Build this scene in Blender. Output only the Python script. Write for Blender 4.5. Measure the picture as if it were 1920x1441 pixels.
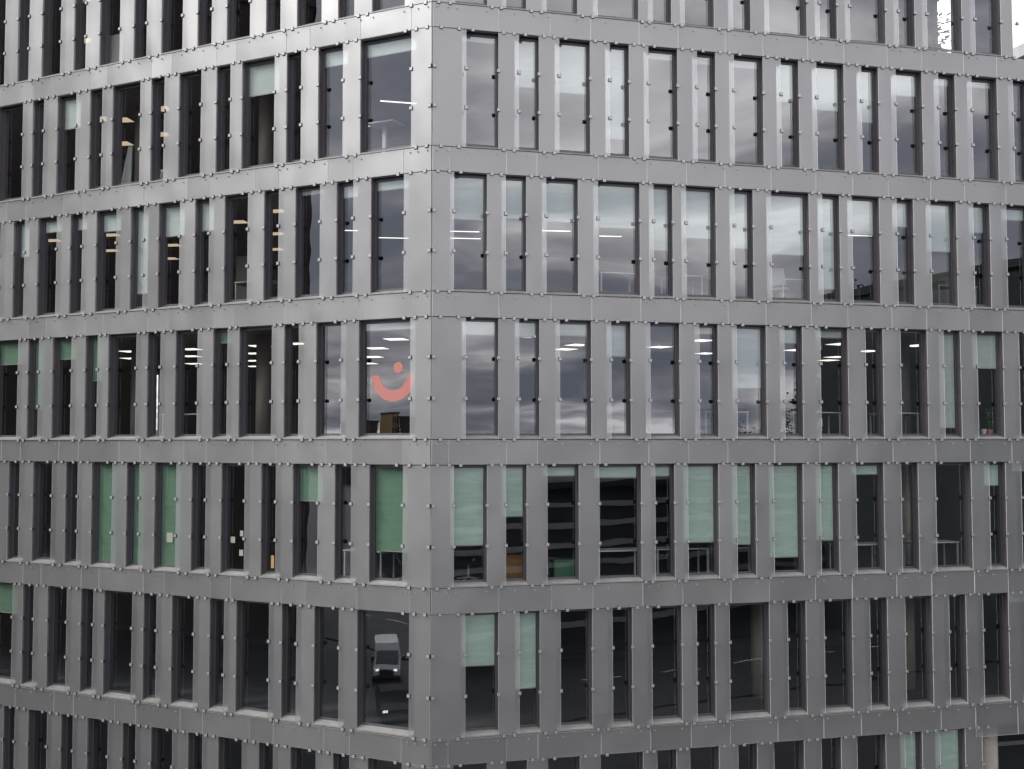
import bpy, math, random
from mathutils import Vector, Matrix
R = math.radians
rnd = random.Random(7)
scene = bpy.context.scene
for o in list(bpy.data.objects):
    bpy.data.objects.remove(o)
COL = scene.collection

# ------------------------------------------------------------------ camera
EYE = 14.6                       # height of the lens above the street
cam_d = bpy.data.cameras.new('camera')
cam = bpy.data.objects.new('camera', cam_d); COL.objects.link(cam)
cam_d.sensor_width = 36.0
cam_d.lens = 36.0 * 2135.9 / 1920.0
cam_d.clip_start = 0.5
cam_d.clip_end = 6000
cam.location = (0, 0, EYE)
cam.rotation_euler = (R(90 + 2.9326), R(0.034), 0)
scene.camera = cam

# ------------------------------------------------------------------ light
SUN_EL, SUN_AZ = 40.0, 247.0      # azimuth: direction the light comes from, clockwise from +Y
sun_d = bpy.data.lights.new('sun', 'SUN'); sun_d.energy = 4.8; sun_d.angle = R(20); sun_d.color = (1, 0.975, 0.95)
sun = bpy.data.objects.new('sun', sun_d); COL.objects.link(sun)
az = R(SUN_AZ); el = R(SUN_EL)
sdir = Vector((math.sin(az) * math.cos(el), math.cos(az) * math.cos(el), math.sin(el)))
sun.rotation_euler = sdir.to_track_quat('Z', 'Y').to_euler()

world = bpy.data.worlds.new('World'); scene.world = world; world.use_nodes = True
nt = world.node_tree; nt.nodes.clear()
def N(t, typ, **kw):
    n = t.nodes.new(typ)
    for k, v in kw.items(): setattr(n, k, v)
    return n
wout = N(nt, 'ShaderNodeOutputWorld')
tc = N(nt, 'ShaderNodeTexCoord')
sep = N(nt, 'ShaderNodeSeparateXYZ'); nt.links.new(tc.outputs['Generated'], sep.inputs[0])
def M(t, op, a, b=None, c=None, clamp=False):
    n = N(t, 'ShaderNodeMath', operation=op); n.use_clamp = clamp
    for i, v in enumerate((a, b, c)):
        if v is None: continue
        if isinstance(v, (int, float)): n.inputs[i].default_value = v
        else: t.links.new(v, n.inputs[i])
    return n.outputs[0]
def RAMP(t, fac, stops):
    n = N(t, 'ShaderNodeValToRGB'); e = n.color_ramp.elements
    while len(e) < len(stops): e.new(0.5)
    for q, (pos, col) in zip(e, stops):
        q.position = pos; q.color = (*col, 1)
    t.links.new(fac, n.inputs[0]); return n.outputs[0]
zc = M(nt, 'MAXIMUM', sep.outputs[2], 0.0)
den = M(nt, 'ADD', zc, 0.13)
cx = M(nt, 'DIVIDE', sep.outputs[0], den); cy = M(nt, 'DIVIDE', sep.outputs[1], den)
comb = N(nt, 'ShaderNodeCombineXYZ'); nt.links.new(cx, comb.inputs[0]); nt.links.new(cy, comb.inputs[1])
comb.inputs[2].default_value = 28.77
n1 = N(nt, 'ShaderNodeTexNoise'); n1.inputs['Scale'].default_value = 0.95; n1.inputs['Detail'].default_value = 8
n1.inputs['Roughness'].default_value = 0.55; n1.inputs['Distortion'].default_value = 0.5
nt.links.new(comb.outputs[0], n1.inputs['Vector'])
cloud = RAMP(nt, n1.outputs['Fac'], [(0.36, (0.44, 0.48, 0.58)), (0.46, (0.70, 0.71, 0.80)), (0.54, (1.25, 1.22, 1.26)), (0.64, (2.5, 2.45, 2.45))])
lift = M(nt, 'MULTIPLY_ADD', M(nt, 'POWER', zc, 0.8), 0.25, 1.15)   # an overcast sky is brighter overhead
vm = N(nt, 'ShaderNodeVectorMath', operation='SCALE'); nt.links.new(cloud, vm.inputs[0]); nt.links.new(lift, vm.inputs['Scale'])
sky = N(nt, 'ShaderNodeTexSky', sky_type='NISHITA'); sky.sun_disc = False
sky.sun_elevation = R(SUN_EL); sky.sun_rotation = R(SUN_AZ); sky.air_density = 1.5; sky.dust_density = 3
bg1 = N(nt, 'ShaderNodeBackground'); bg1.inputs[1].default_value = 0.06; nt.links.new(sky.outputs[0], bg1.inputs[0])
bg2 = N(nt, 'ShaderNodeBackground'); bg2.inputs[1].default_value = 1.55; nt.links.new(vm.outputs[0], bg2.inputs[0])
mx = N(nt, 'ShaderNodeMixShader'); mx.inputs[0].default_value = 0.88
nt.links.new(bg1.outputs[0], mx.inputs[1]); nt.links.new(bg2.outputs[0], mx.inputs[2]); nt.links.new(mx.outputs[0], wout.inputs[0])

scene.view_settings.view_transform = 'Standard'
scene.view_settings.look = 'None'
scene.view_settings.exposure = -0.45
scene.view_settings.gamma = 1.0
scene.view_settings.use_curve_mapping = False
world.cycles.sampling_method = 'MANUAL'; world.cycles.sample_map_resolution = 2048
scene.render.engine = 'CYCLES'
scene.cycles.max_bounces = 8
scene.cycles.transparent_max_bounces = 24
scene.cycles.caustics_reflective = False
scene.cycles.caustics_refractive = False
scene.cycles.sample_clamp_indirect = 4.0

# ------------------------------------------------------------------ materials
def mat(name, color, rough=0.6, metal=0.0, var=0.0, vscale=3.0, emit=None, estr=0.0, bump=0.0, bscale=40.0, streak=0.0):
    m = bpy.data.materials.new(name); m.use_nodes = True
    t = m.node_tree; b = t.nodes['Principled BSDF']
    b.inputs['Base Color'].default_value = (*color, 1); b.inputs['Roughness'].default_value = rough
    b.inputs['Metallic'].default_value = metal
    g = N(t, 'ShaderNodeNewGeometry')
    if var:
        mp = N(t, 'ShaderNodeMapping'); mp.inputs['Scale'].default_value = (1, 1, 1 if not streak else streak)
        t.links.new(g.outputs['Position'], mp.inputs[0])
        n = N(t, 'ShaderNodeTexNoise'); n.inputs['Scale'].default_value = vscale; n.inputs['Detail'].default_value = 5
        t.links.new(mp.outputs[0], n.inputs['Vector'])
        lo = tuple(c * (1 - var) for c in color); hi = tuple(min(1, c * (1 + var)) for c in color)
        t.links.new(RAMP(t, n.outputs['Fac'], [(0.3, lo), (0.7, hi)]), b.inputs['Base Color'])
    if bump:
        n = N(t, 'ShaderNodeTexNoise'); n.inputs['Scale'].default_value = bscale; n.inputs['Detail'].default_value = 3
        t.links.new(g.outputs['Position'], n.inputs['Vector'])
        bp = N(t, 'ShaderNodeBump'); bp.inputs['Strength'].default_value = bump; bp.inputs['Distance'].default_value = 0.01
        t.links.new(n.outputs['Fac'], bp.inputs['Height']); t.links.new(bp.outputs[0], b.inputs['Normal'])
    if emit:
        b.inputs['Emission Color'].default_value = (*emit, 1); b.inputs['Emission Strength'].default_value = estr
    return m

def schlick(t, f0, front_only=False):
    # reflectance that is the same from either side of a thin pane
    lw = N(t, 'ShaderNodeLayerWeight'); lw.inputs[0].default_value = 0.5
    f = M(t, 'MULTIPLY_ADD', M(t, 'POWER', lw.outputs['Facing'], 5.0), 1 - f0, f0, clamp=True)
    if front_only:
        g = N(t, 'ShaderNodeNewGeometry'); f = M(t, 'MULTIPLY', f, M(t, 'SUBTRACT', 1.0, g.outputs['Backfacing']))
    return f

def glass_window():
    m = bpy.data.materials.new('window_glass'); m.use_nodes = True
    t = m.node_tree; t.nodes.clear(); out = N(t, 'ShaderNodeOutputMaterial')
    g = N(t, 'ShaderNodeNewGeometry')
    n = N(t, 'ShaderNodeTexNoise'); n.inputs['Scale'].default_value = 0.8; n.inputs['Detail'].default_value = 1
    t.links.new(g.outputs['Position'], n.inputs['Vector'])
    bp = N(t, 'ShaderNodeBump'); bp.inputs['Strength'].default_value = 0.4; bp.inputs['Distance'].default_value = 0.006
    t.links.new(n.outputs['Fac'], bp.inputs['Height'])
    fr = schlick(t, 0.165)
    tr = N(t, 'ShaderNodeBsdfTransparent'); tr.inputs[0].default_value = (0.97, 1.0, 0.98, 1)
    gl = N(t, 'ShaderNodeBsdfGlossy'); gl.inputs['Roughness'].default_value = 0.0; gl.inputs[0].default_value = (0.93, 0.95, 1.0, 1)
    t.links.new(bp.outputs[0], gl.inputs['Normal'])
    mx = N(t, 'ShaderNodeMixShader'); t.links.new(fr, mx.inputs[0])
    t.links.new(tr.outputs[0], mx.inputs[1]); t.links.new(gl.outputs[0], mx.inputs[2]); t.links.new(mx.outputs[0], out.inputs[0])
    return m

def glass_panel():
    # outer skin: clear toughened panes with a faint etched haze, semi-gloss reflection of the sky
    m = bpy.data.materials.new('panel_glass'); m.use_nodes = True
    t = m.node_tree; t.nodes.clear(); out = N(t, 'ShaderNodeOutputMaterial')
    g = N(t, 'ShaderNodeNewGeometry')
    n = N(t, 'ShaderNodeTexNoise'); n.inputs['Scale'].default_value = 1.6; n.inputs['Detail'].default_value = 6
    t.links.new(g.outputs['Position'], n.inputs['Vector'])
    col = RAMP(t, n.outputs['Fac'], [(0.3, (0.62, 0.615, 0.63)), (0.7, (0.70, 0.695, 0.705))])
    tr = N(t, 'ShaderNodeBsdfTransparent'); tr.inputs[0].default_value = (0.94, 0.95, 0.945, 1)
    df = N(t, 'ShaderNodeBsdfDiffuse'); t.links.new(col, df.inputs[0])
    m1 = N(t, 'ShaderNodeMixShader'); m1.inputs[0].default_value = 0.07
    t.links.new(tr.outputs[0], m1.inputs[1]); t.links.new(df.outputs[0], m1.inputs[2])
    fr = schlick(t, 0.225, True)
    gl = N(t, 'ShaderNodeBsdfGlossy')
    oi = N(t, 'ShaderNodeObjectInfo')
    t.links.new(M(t, 'MULTIPLY_ADD', n.outputs['Fac'], 0.10, M(t, 'MULTIPLY_ADD', oi.outputs['Random'], 0.05, 0.33)), gl.inputs['Roughness'])
    t.links.new(RAMP(t, oi.outputs['Random'], [(0.0, (0.86, 0.865, 0.87)), (1.0, (1.0, 0.995, 0.99))]), gl.inputs[0])
    m2 = N(t, 'ShaderNodeMixShader'); t.links.new(fr, m2.inputs[0])
    nb_ = N(t, 'ShaderNodeTexNoise'); nb_.inputs['Scale'].default_value = 0.7; nb_.inputs['Detail'].default_value = 1
    mp_ = N(t, 'ShaderNodeMapping'); mp_.inputs['Scale'].default_value = (1, 1, 0.5)
    va = N(t, 'ShaderNodeVectorMath', operation='SCALE'); t.links.new(oi.outputs['Location'], va.inputs[0]); va.inputs['Scale'].default_value = 3.3
    vb = N(t, 'ShaderNodeVectorMath', operation='ADD'); t.links.new(g.outputs['Position'], vb.inputs[0]); t.links.new(va.outputs[0], vb.inputs[1])
    t.links.new(vb.outputs[0], mp_.inputs[0]); t.links.new(mp_.outputs[0], nb_.inputs['Vector'])
    bp_ = N(t, 'ShaderNodeBump'); bp_.inputs['Strength'].default_value = 1.0; bp_.inputs['Distance'].default_value = 0.09
    t.links.new(nb_.outputs['Fac'], bp_.inputs['Height']); t.links.new(bp_.outputs[0], gl.inputs['Normal'])
   
    t.links.new(m1.outputs[0], m2.inputs[1]); t.links.new(gl.outputs[0], m2.inputs[2]); t.links.new(m2.outputs[0], out.inputs[0])
    return m

MT = dict(
    panel=glass_panel(), pane=glass_window(),
    edge=mat('polished_glass_edge', (0.70, 0.71, 0.70), 0.4),
    wall=mat('cladding_metal', (0.085, 0.084, 0.083), 0.55, 0.0, var=0.15, vscale=1.6, streak=0.25),
    jamb=mat('anodised_reveal', (0.12, 0.108, 0.12), 0.45, 0.3, var=0.08, vscale=4),
    frame=mat('window_frame_metal', (0.13, 0.125, 0.14), 0.4, 0.4),
    sill=mat('sill_metal', (0.25, 0.248, 0.235), 0.5, 0.0, var=0.12, vscale=6),
    clamp=mat('clamp_steel', (0.42, 0.42, 0.42), 0.35, 0.35),
    clamp_dark=mat('clamp_gasket', (0.04, 0.04, 0.045), 0.6),
    blind=mat('blind_fabric', (0.45, 0.495, 0.485), 0.9, var=0.07, vscale=2.2, streak=5.0),
    blind_green_dim=mat('dim_green_blind_fabric', (0.105, 0.19, 0.13), 0.9, var=0.09, vscale=2.2, streak=5.0),  # same cloth as blind, weaker light on the left put into the colour
    blind_mint_lit=mat('lit_mint_blind_fabric', (0.46, 0.58, 0.52), 0.9, var=0.09, vscale=2.2, streak=5.0),  # same cloth, paler right-hand reflection put into the colour
    seal=mat('silicone_joint', (0.46, 0.46, 0.46), 0.3, 0.6),
    car=mat('dark_car_paint', (0.008, 0.008, 0.01), 0.85),
    ceil=mat('ceiling_tiles', (0.34, 0.33, 0.32), 0.9, var=0.05),
    floor=mat('office_carpet', (0.05, 0.05, 0.055), 0.95, var=0.2, vscale=9),
    core=mat('core_wall_paint', (0.07, 0.078, 0.08), 0.9, var=0.15, vscale=0.6),
    column=mat('column_paint', (0.33, 0.30, 0.26), 0.6, var=0.06),
    concrete=mat('column_concrete', (0.42, 0.38, 0.34), 0.7, var=0.1, vscale=5),
    lamp=mat('lamp_diffuser', (0.9, 0.9, 0.85), 0.5, emit=(1.0, 0.95, 0.88), estr=2.2),
    lamp_warm=mat('warm_lamp_diffuser', (0.9, 0.8, 0.6), 0.5, emit=(1.0, 0.78, 0.55), estr=0.9),
    lampcase=mat('lamp_housing', (0.6, 0.6, 0.6), 0.5),
    white=mat('white_laminate', (0.55, 0.56, 0.55), 0.4),
    steel=mat('white_steel_frame', (0.42, 0.43, 0.44), 0.4),
    black=mat('black_plastic', (0.03, 0.03, 0.035), 0.5),
    coral=mat('coral_vinyl', (0.42, 0.16, 0.14), 0.6),
    orange=mat('orange_wood', (0.17, 0.075, 0.015), 0.6, var=0.2, vscale=7),
    green=mat('green_lacquer', (0.035, 0.11, 0.06), 0.5),
    red=mat('dusty_red_fabric', (0.32, 0.10, 0.10), 0.9),
    leaf=mat('plant_leaf', (0.06, 0.22, 0.05), 0.5, var=0.4, vscale=15),
    terracotta=mat('terracotta', (0.42, 0.15, 0.11), 0.8),
    paper=mat('note_paper', (0.30, 0.31, 0.26), 0.8),
    paper_y=mat('orange_paper', (0.45, 0.28, 0.12), 0.8),
    asphalt=mat('asphalt', (0.022, 0.026, 0.029), 0.85, var=0.25, vscale=0.7, bump=0.3),
    paving=mat('paving', (0.03, 0.03, 0.031), 0.8, var=0.15, vscale=1.2),
    paint=mat('road_paint', (0.7, 0.7, 0.68), 0.7),
    hill=mat('hill_woodland', (0.05, 0.07, 0.035), 0.95, var=0.4, vscale=0.05),
    dark_brick=mat('dark_brick', (0.06, 0.045, 0.042), 0.9, var=0.25, vscale=1.5),
    dark_metal=mat('dark_roof_metal', (0.036, 0.044, 0.050), 0.7, var=0.2, vscale=0.8),
    dark_glass=mat('far_window_glass', (0.03, 0.035, 0.04), 0.25),
    roof_rib=mat('roof_rib_metal', (0.45, 0.46, 0.47), 0.6),
    sandstone=mat('sandstone', (0.48, 0.33, 0.15), 0.9, var=0.2, vscale=0.8),
    pale_render=mat('pale_render', (0.42, 0.41, 0.42), 0.8, var=0.06, vscale=1),
    van=mat('van_paint', (0.62, 0.64, 0.66), 0.4),
    van_glass=mat('van_windscreen', (0.02, 0.025, 0.03), 0.1),
    tyre=mat('tyre_rubber', (0.02, 0.02, 0.02), 0.9),
    headlamp=mat('headlamp_lens', (0.9, 0.9, 0.9), 0.2, emit=(1, 1, 0.97), estr=5),
    bark=mat('bark', (0.08, 0.06, 0.045), 0.9),
    treeleaf=mat('tree_foliage', (0.05, 0.07, 0.03), 0.9, var=0.4, vscale=0.6),
)

# ------------------------------------------------------------------ mesh helpers
class MB:
    """collects boxes / prisms and links them as ONE mesh object"""
    def __init__(s): s.v = []; s.f = []; s.m = []
    def box(s, x0, x1, y0, y1, z0, z1, mi=0, faces=None):
        b = len(s.v)
        s.v += [(x0, y0, z0), (x1, y0, z0), (x1, y1, z0), (x0, y1, z0), (x0, y0, z1), (x1, y0, z1), (x1, y1, z1), (x0, y1, z1)]
        fs = [(0, 3, 2, 1), (4, 5, 6, 7), (0, 1, 5, 4), (1, 2, 6, 5), (2, 3, 7, 6), (3, 0, 4, 7)]  # bottom top front right back left
        for i, q in enumerate(fs):
            s.f.append(tuple(b + k for k in q)); s.m.append(faces[i] if faces else mi)
        return s
    def prism(s, poly, z0, z1, mi=0, top=None):
        b = len(s.v); n = len(poly)
        s.v += [(x, y, z0) for x, y in poly] + [(x, y, z1) for x, y in poly]
        s.f.append(tuple(b + i for i in reversed(range(n)))); s.m.append(mi)
        s.f.append(tuple(b + n + i for i in range(n))); s.m.append(mi if top is None else top)
        for i in range(n):
            j = (i + 1) % n; s.f.append((b + i, b + j, b + n + j, b + n + i)); s.m.append(mi)
        return s
    def hexa(s, pts, mi=0):
        b = len(s.v); s.v += list(pts)
        for q in [(0, 3, 2, 1), (4, 5, 6, 7), (0, 1, 5, 4), (1, 2, 6, 5), (2, 3, 7, 6), (3, 0, 4, 7)]:
            s.f.append(tuple(b + k for k in q)); s.m.append(mi)
        return s
    def cyl(s, x, y, z0, z1, r0, r1=None, n=16, mi=0):
        r1 = r0 if r1 is None else r1; b = len(s.v)
        for z, r in ((z0, r0), (z1, r1)):
            s.v += [(x + r * math.cos(2 * math.pi * i / n), y + r * math.sin(2 * math.pi * i / n), z) for i in range(n)]
        for i in range(n):
            j = (i + 1) % n; s.f.append((b + i, b + j, b + n + j, b + n + i)); s.m.append(mi)
        s.f.append(tuple(b + i for i in reversed(range(n)))); s.m.append(mi)
        s.f.append(tuple(b + n + i for i in range(n))); s.m.append(mi)
        return s
    def tube(s, a, c, r, n=6, mi=0, r1=None):
        a = Vector(a); c = Vector(c); d = (c - a).normalized(); r1 = r if r1 is None else r1
        u = d.orthogonal().normalized(); w = d.cross(u); b = len(s.v)
        for q, rr in ((a, r), (c, r1)):
            s.v += [tuple(q + (u * math.cos(2 * math.pi * i / n) + w * math.sin(2 * math.pi * i / n)) * rr) for i in range(n)]
        for i in range(n):
            j = (i + 1) % n; s.f.append((b + i, b + j, b + n + j, b + n + i)); s.m.append(mi)
        s.f.append(tuple(b + i for i in reversed(range(n)))); s.m.append(mi)
        s.f.append(tuple(b + n + i for i in range(n))); s.m.append(mi)
        return s
    def mesh(s, name, mats):
        me = bpy.data.meshes.new(name); me.from_pydata(s.v, [], s.f)
        for m in mats: me.materials.append(MT[m] if isinstance(m, str) else m)
        for p, mi in zip(me.polygons, s.m): p.material_index = mi
        me.update(); return me
    def obj(s, name, mats, parent=None, matrix=None, bevel=0.0, smooth=False):
        me = s.mesh(name, mats)
        if smooth:
            for p in me.polygons: p.use_smooth = len(p.vertices) == 4
        return link(name, me, parent, matrix)

def link(name, me, parent=None, matrix=None):
    o = bpy.data.objects.new(name, me); COL.objects.link(o)
    m = matrix if matrix is not None else Matrix.Identity(4)
    if parent is not None:
        o.parent = parent
        if matrix is not None: o.matrix_local = parent_world(parent).inverted() @ m
    elif matrix is not None: o.matrix_basis = m
    return o
def parent_world(p):
    m = p.matrix_basis.copy() if p.parent is None else parent_world(p.parent) @ p.matrix_basis
    return m
def empty(name, loc, rz=0.0):
    o = bpy.data.objects.new(name, None); COL.objects.link(o); o.empty_display_size = 0.3
    o.location = loc; o.rotation_euler = (0, 0, rz); 
    o.matrix_basis = Matrix.Translation(Vector(loc)) @ Matrix.Rotation(rz, 4, 'Z')
    return o
def tag(o, label=None, cat=None, group=None, kind=None):
    if label: o['label'] = label
    if cat: o['category'] = cat
    if group: o['group'] = group
    if kind: o['kind'] = kind
    return o

# ------------------------------------------------------------------ facade frames (metres)
CX, CY = -1.9864, 28.0
ANG = {'L': -0.456698, 'R': 0.251721}
def fm(face, u=0.0, w=0.0, z=0.0):
    """matrix whose x runs along the facade, y into the building, z up; z given relative to the eye"""
    a = ANG[face]
    x = CX + math.cos(a) * u - math.sin(a) * w
    y = CY + math.sin(a) * u + math.cos(a) * w
    return Matrix.Translation((x, y, z + EYE)) @ Matrix.Rotation(a, 4, 'Z')
def fpt(face, u, w):
    m = fm(face, u, w); return m.translation.x, m.translation.y
H = 3.6418
def TOP(k): return 11.023 - H * (k - 1)         # top edge of the spandrel band below row k
def BOT(k): return TOP(k) - 0.633
G, D = 0.07, 0.24                               # wall front, window glass behind the skin
E1, E2 = 0.02, 0.10

A_L = [(-23.95, -23.54), (-23.06, -22.51), (-21.72, -21.17), (-20.68, -20.27), (-19.19, -18.78), (-18.29, -17.74), (-16.95, -16.41), (-15.91, -15.51), (-14.42, -14.0), (-13.53, -12.97), (-12.19, -11.64), (-11.15, -10.74), (-9.66, -9.25), (-8.76, -8.22), (-7.42, -6.88), (-6.38, -5.98), (-4.88, -4.48), (-4.0, -3.45), (-2.67, -2.13), (-0.60, -0.012)]
B_L = [(-23.8, -23.24), (-22.43, -21.89), (-21.38, -20.85), (-20.03, -19.48), (-19.0, -18.45), (-17.66, -17.11), (-16.61, -16.07), (-15.28, -14.72), (-14.23, -13.68), (-12.89, -12.34), (-11.85, -11.30), (-10.5, -9.96), (-9.46, -8.91), (-8.12, -7.58), (-7.07, -6.54), (-5.73, -5.19), (-4.70, -4.16), (-3.36, -2.84), (-2.33, -1.79), (-0.80, -0.012)]
A_R = [(0.012, 0.865), (1.70, 2.235), (2.765, 3.305), (4.14, 4.68), (5.21, 5.745), (6.565, 7.12), (7.65, 8.185), (9.04, 9.57), (10.105, 10.64), (11.475, 12.01), (12.54, 13.085), (13.92, 14.445), (14.985, 15.525), (16.36, 16.89), (17.43, 17.96), (18.81, 19.34), (19.87, 20.4), (21.25, 21.78)]
B_R = {
    1: [(0.012, 0.58), (1.41, 1.90), (2.43, 2.97), (3.80, 4.35), (5.485, 5.88), (6.405, 6.785), (7.63, 8.175), (8.695, 9.24), (10.37, 10.76), (11.29, 11.69), (12.80, 13.21), (13.73, 14.12), (15.25, 15.68), (16.53, 17.085)],
    3: [(0.012, 0.56), (1.405, 1.89), (2.425, 2.955), (3.80, 4.34), (5.485, 5.865), (6.40, 6.775), (7.625, 8.155), (8.70, 9.23), (10.36, 10.755), (11.285, 11.665), (12.505, 13.05), (13.565, 14.11), (14.94, 15.49), (16.025, 16.565), (17.38, 17.92), (18.43, 18.97), (19.8, 20.33), (21.2, 21.78)],
    5: [(0.012, 0.57), (1.41, 1.89), (2.43, 2.965), (3.80, 4.34), (5.48, 5.86), (6.395, 6.765), (7.63, 8.145), (8.69, 9.205), (10.07, 10.585), (11.13, 11.655), (12.505, 13.04), (13.565, 14.11), (15.24, 15.82), (16.35, 16.86), (18.0, 18.5), (19.4, 19.9), (21.2, 21.78)],
    7: [(0.012, 0.57), (1.41, 1.89), (2.43, 2.965), (3.80, 4.34), (5.48, 5.86), (6.395, 6.765), (7.57, 8.10), (8.65, 9.13), (10.0, 10.50), (11.09, 11.56), (12.43, 13.01), (13.54, 14.09), (14.88, 15.42)],
}
A6_R = A_R[:5] + [(6.565, 6.975), (7.495, 7.90)] + A_R[7:13] + [(16.35, 16.88), (17.9, 18.4), (19.4, 19.9), (21.2, 21.78)]
PIERS = {'L': {k: (A_L if k % 2 == 0 else B_L) for k in range(0, 9)},
         'R': {0: A_R[:13] + [(16.53, 17.085)], 1: B_R[1], 2: A_R, 3: B_R[3], 4: A_R, 5: B_R[5], 6: A6_R, 7: B_R[7], 8: A_R[:13]}}
SEAM_L = {1: [-14.01, -13.26, -11.64, -10.95, -9.26, -8.49, -6.87, -6.17, -4.49, -3.72, -2.13, -0.6],
          0: [-15.04, -14.23, -12.63, -11.85, -10.26, -9.46, -7.86, -7.07, -5.48, -4.71, -3.11, -2.33, -0.81]}
SEAM_L[1] = [-23.9, -22.7, -21.2, -20.4, -18.8, -18.0, -16.4, -15.7] + SEAM_L[1]
SEAM_L[0] = [-23.9, -22.2, -21.4, -19.8, -19.0, -17.4, -16.62] + SEAM_L[0]
SEAM_R = {1: [1.71, 3.07, 4.16, 5.5, 6.6, 7.95, 9.05, 10.39, 11.49, 12.84, 13.93, 15.28, 16.37, 17.7, 18.8, 20.2, 21.78],
          0: [0.44, 1.91, 2.71, 4.36, 5.69, 6.8, 7.9, 9.25, 10.58, 11.7, 12.8, 14.14, 15.23, 16.58, 17.7, 19.0, 20.3, 21.78]}
# share of each window covered by its roller blind, counted from the corner outwards (one cloth, in dimmer or paler copies low down)
BLIND = {('L', 1): {7: .2, 10: .25}, ('L', 2): {1: .11, 2: .13, 4: .29, 10: .31},
         ('L', 3): {1: .07, 2: .1, 3: .03, 6: .27, 7: .29, 8: .85, 9: .17, 10: .12, 11: .11, 12: .35},
         ('L', 4): {1: .055, 5: .1, 9: .43, 10: .19, 11: .7, 12: .22},
         ('L', 5): {1: .74, 3: .31, 7: .985, 8: .985, 9: .985},
         ('L', 6): {12: .3}, ('L', 7): {},
         ('R', 1): {1: .1, 8: .1}, ('R', 2): {1: .04, 2: .42, 3: .44, 4: .84, 5: .05, 6: .06, 7: .06, 8: .36, 9: .41, 10: .5, 11: .2, 12: .06, 13: .05},
         ('R', 3): {1: .37, 2: .34, 3: .35, 4: .38, 5: .57, 6: .44, 7: .52, 8: .56, 9: .88, 10: .33, 11: .23, 12: .46, 13: .25, 14: .1},
         ('R', 4): {1: .11, 2: .12, 3: .1, 4: .28, 6: .05, 7: .55, 8: .12, 9: .06, 12: .92, 13: .33},
         ('R', 5): {1: .68, 2: .43, 3: .07, 4: .09, 5: .08, 6: .7, 7: .73, 8: .86, 9: .71, 10: .08, 13: .2},
         ('R', 6): {1: .44, 2: .66}, ('R', 7): {11: .97, 12: .97}}

# ------------------------------------------------------------------ ground and far surroundings
def grid_obj(name, x0, x1, y0, y1, z, m):
    mb = MB(); mb.v = [(x0, y0, z), (x1, y0, z), (x1, y1, z), (x0, y1, z)]; mb.f = [(0, 1, 2, 3)]; mb.m = [0]
    return mb.obj(name, [m])
tag(grid_obj('ground', -2500, 2500, -2500, 2500, 0.0, 'paving'), kind='structure')
rd = empty('road', (0, 0, 0)); tag(rd, kind='structure')
mb = MB(); mb.v = [(-120, 2, .004), (-120, -14, .004), (140, -14, .004), (140, 2, .004)]; mb.f = [(0, 1, 2, 3)]; mb.m = [0]; mb.obj('carriageway', ['asphalt'], rd)
mb = MB(); mb.v = [(-22, 24, .004), (-64, 12, .004), (-64, 2, .004), (-8, 2, .004)]; mb.f = [(0, 1, 2, 3)]; mb.m = [0]; mb.obj('side_street', ['asphalt'], rd)
mb = MB()
for i in range(-19, 22): mb.box(i * 6.0, i * 6.0 + 3, -6.06, -5.94, 0.006, 0.010)
o = mb.obj('centre_line', ['paint'], rd)
mb = MB()
for y in (2.0, -14.25): mb.box(-120, 140, y, y + 0.25, 0.0, 0.12)
mb.obj('kerb', ['paving'], rd)

# far ridge of wooded hills, all the way round
mb = MB(); n = 240
for ring, (rad, hh) in enumerate(((520, 0), (640, 1), (900, 0.75), (1500, 0.3))):
    for i in range(n):
        a = 2 * math.pi * i / n
        h = (19.0 + 4.0 * math.sin(a * 3 + 1) + 2.5 * math.sin(a * 7 + 2) + rnd.uniform(-.5, .9)) * hh
        mb.v.append((rad * math.cos(a), rad * math.sin(a), h - (0.5 if ring == 0 else 0)))
for ring in range(3):
    for i in range(n):
        j = (i + 1) % n; mb.f.append((ring * n + i, ring * n + j, (ring + 1) * n + j, (ring + 1) * n + i)); mb.m.append(0)
tag(mb.obj('hills', ['hill']), kind='structure')

def block(name, label, cx, cy, rz, sx, sy, h, wall, cat='building', bays=8, floors=6, roofh=0.6, glass='dark_glass', group=None):
    t = empty(name, (cx, cy, 0), rz); tag(t, label, cat, group)
    M0 = parent_world(t)
    MB().box(-sx / 2, sx / 2, -sy / 2, sy / 2, 0, h).obj('wall', [wall], t, M0)
    MB().box(-sx / 2 - .3, sx / 2 + .3, -sy / 2 - .3, sy / 2 + .3, h + .002, h + roofh).obj('roof', ['dark_metal'], t, M0)
    bw = sx / bays; fh = h / floors
    me = MB().box(-bw * .3, bw * .3, -.06, .04, 0, fh * .55).mesh('window', [glass])
    bw2 = sy / max(2, int(sy / bw)); k2 = max(2, int(sy / bw))
    for f in range(floors):
        for i in range(bays):
            link('window', me, t, M0 @ Matrix.Translation((-sx / 2 + bw * (i + .5), -sy / 2, fh * (f + .25))))
        for i in range(k2):
            link('window', me, t, M0 @ Matrix.Translation((-sx / 2, -sy / 2 + bw2 * (i + .5), fh * (f + .25))) @ Matrix.Rotation(math.pi / 2, 4, 'Z'))
    return t
block('tower_block', 'dark brick tower mirrored in the left-hand windows', -79, 20, R(-64), 50, 22, 49, 'dark_brick', bays=11, floors=13)
block('office_block', 'dark metal office block mirrored in the right-hand windows', 62, 4, R(96), 36, 22, 26, 'dark_metal', bays=9, floors=7)
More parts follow.
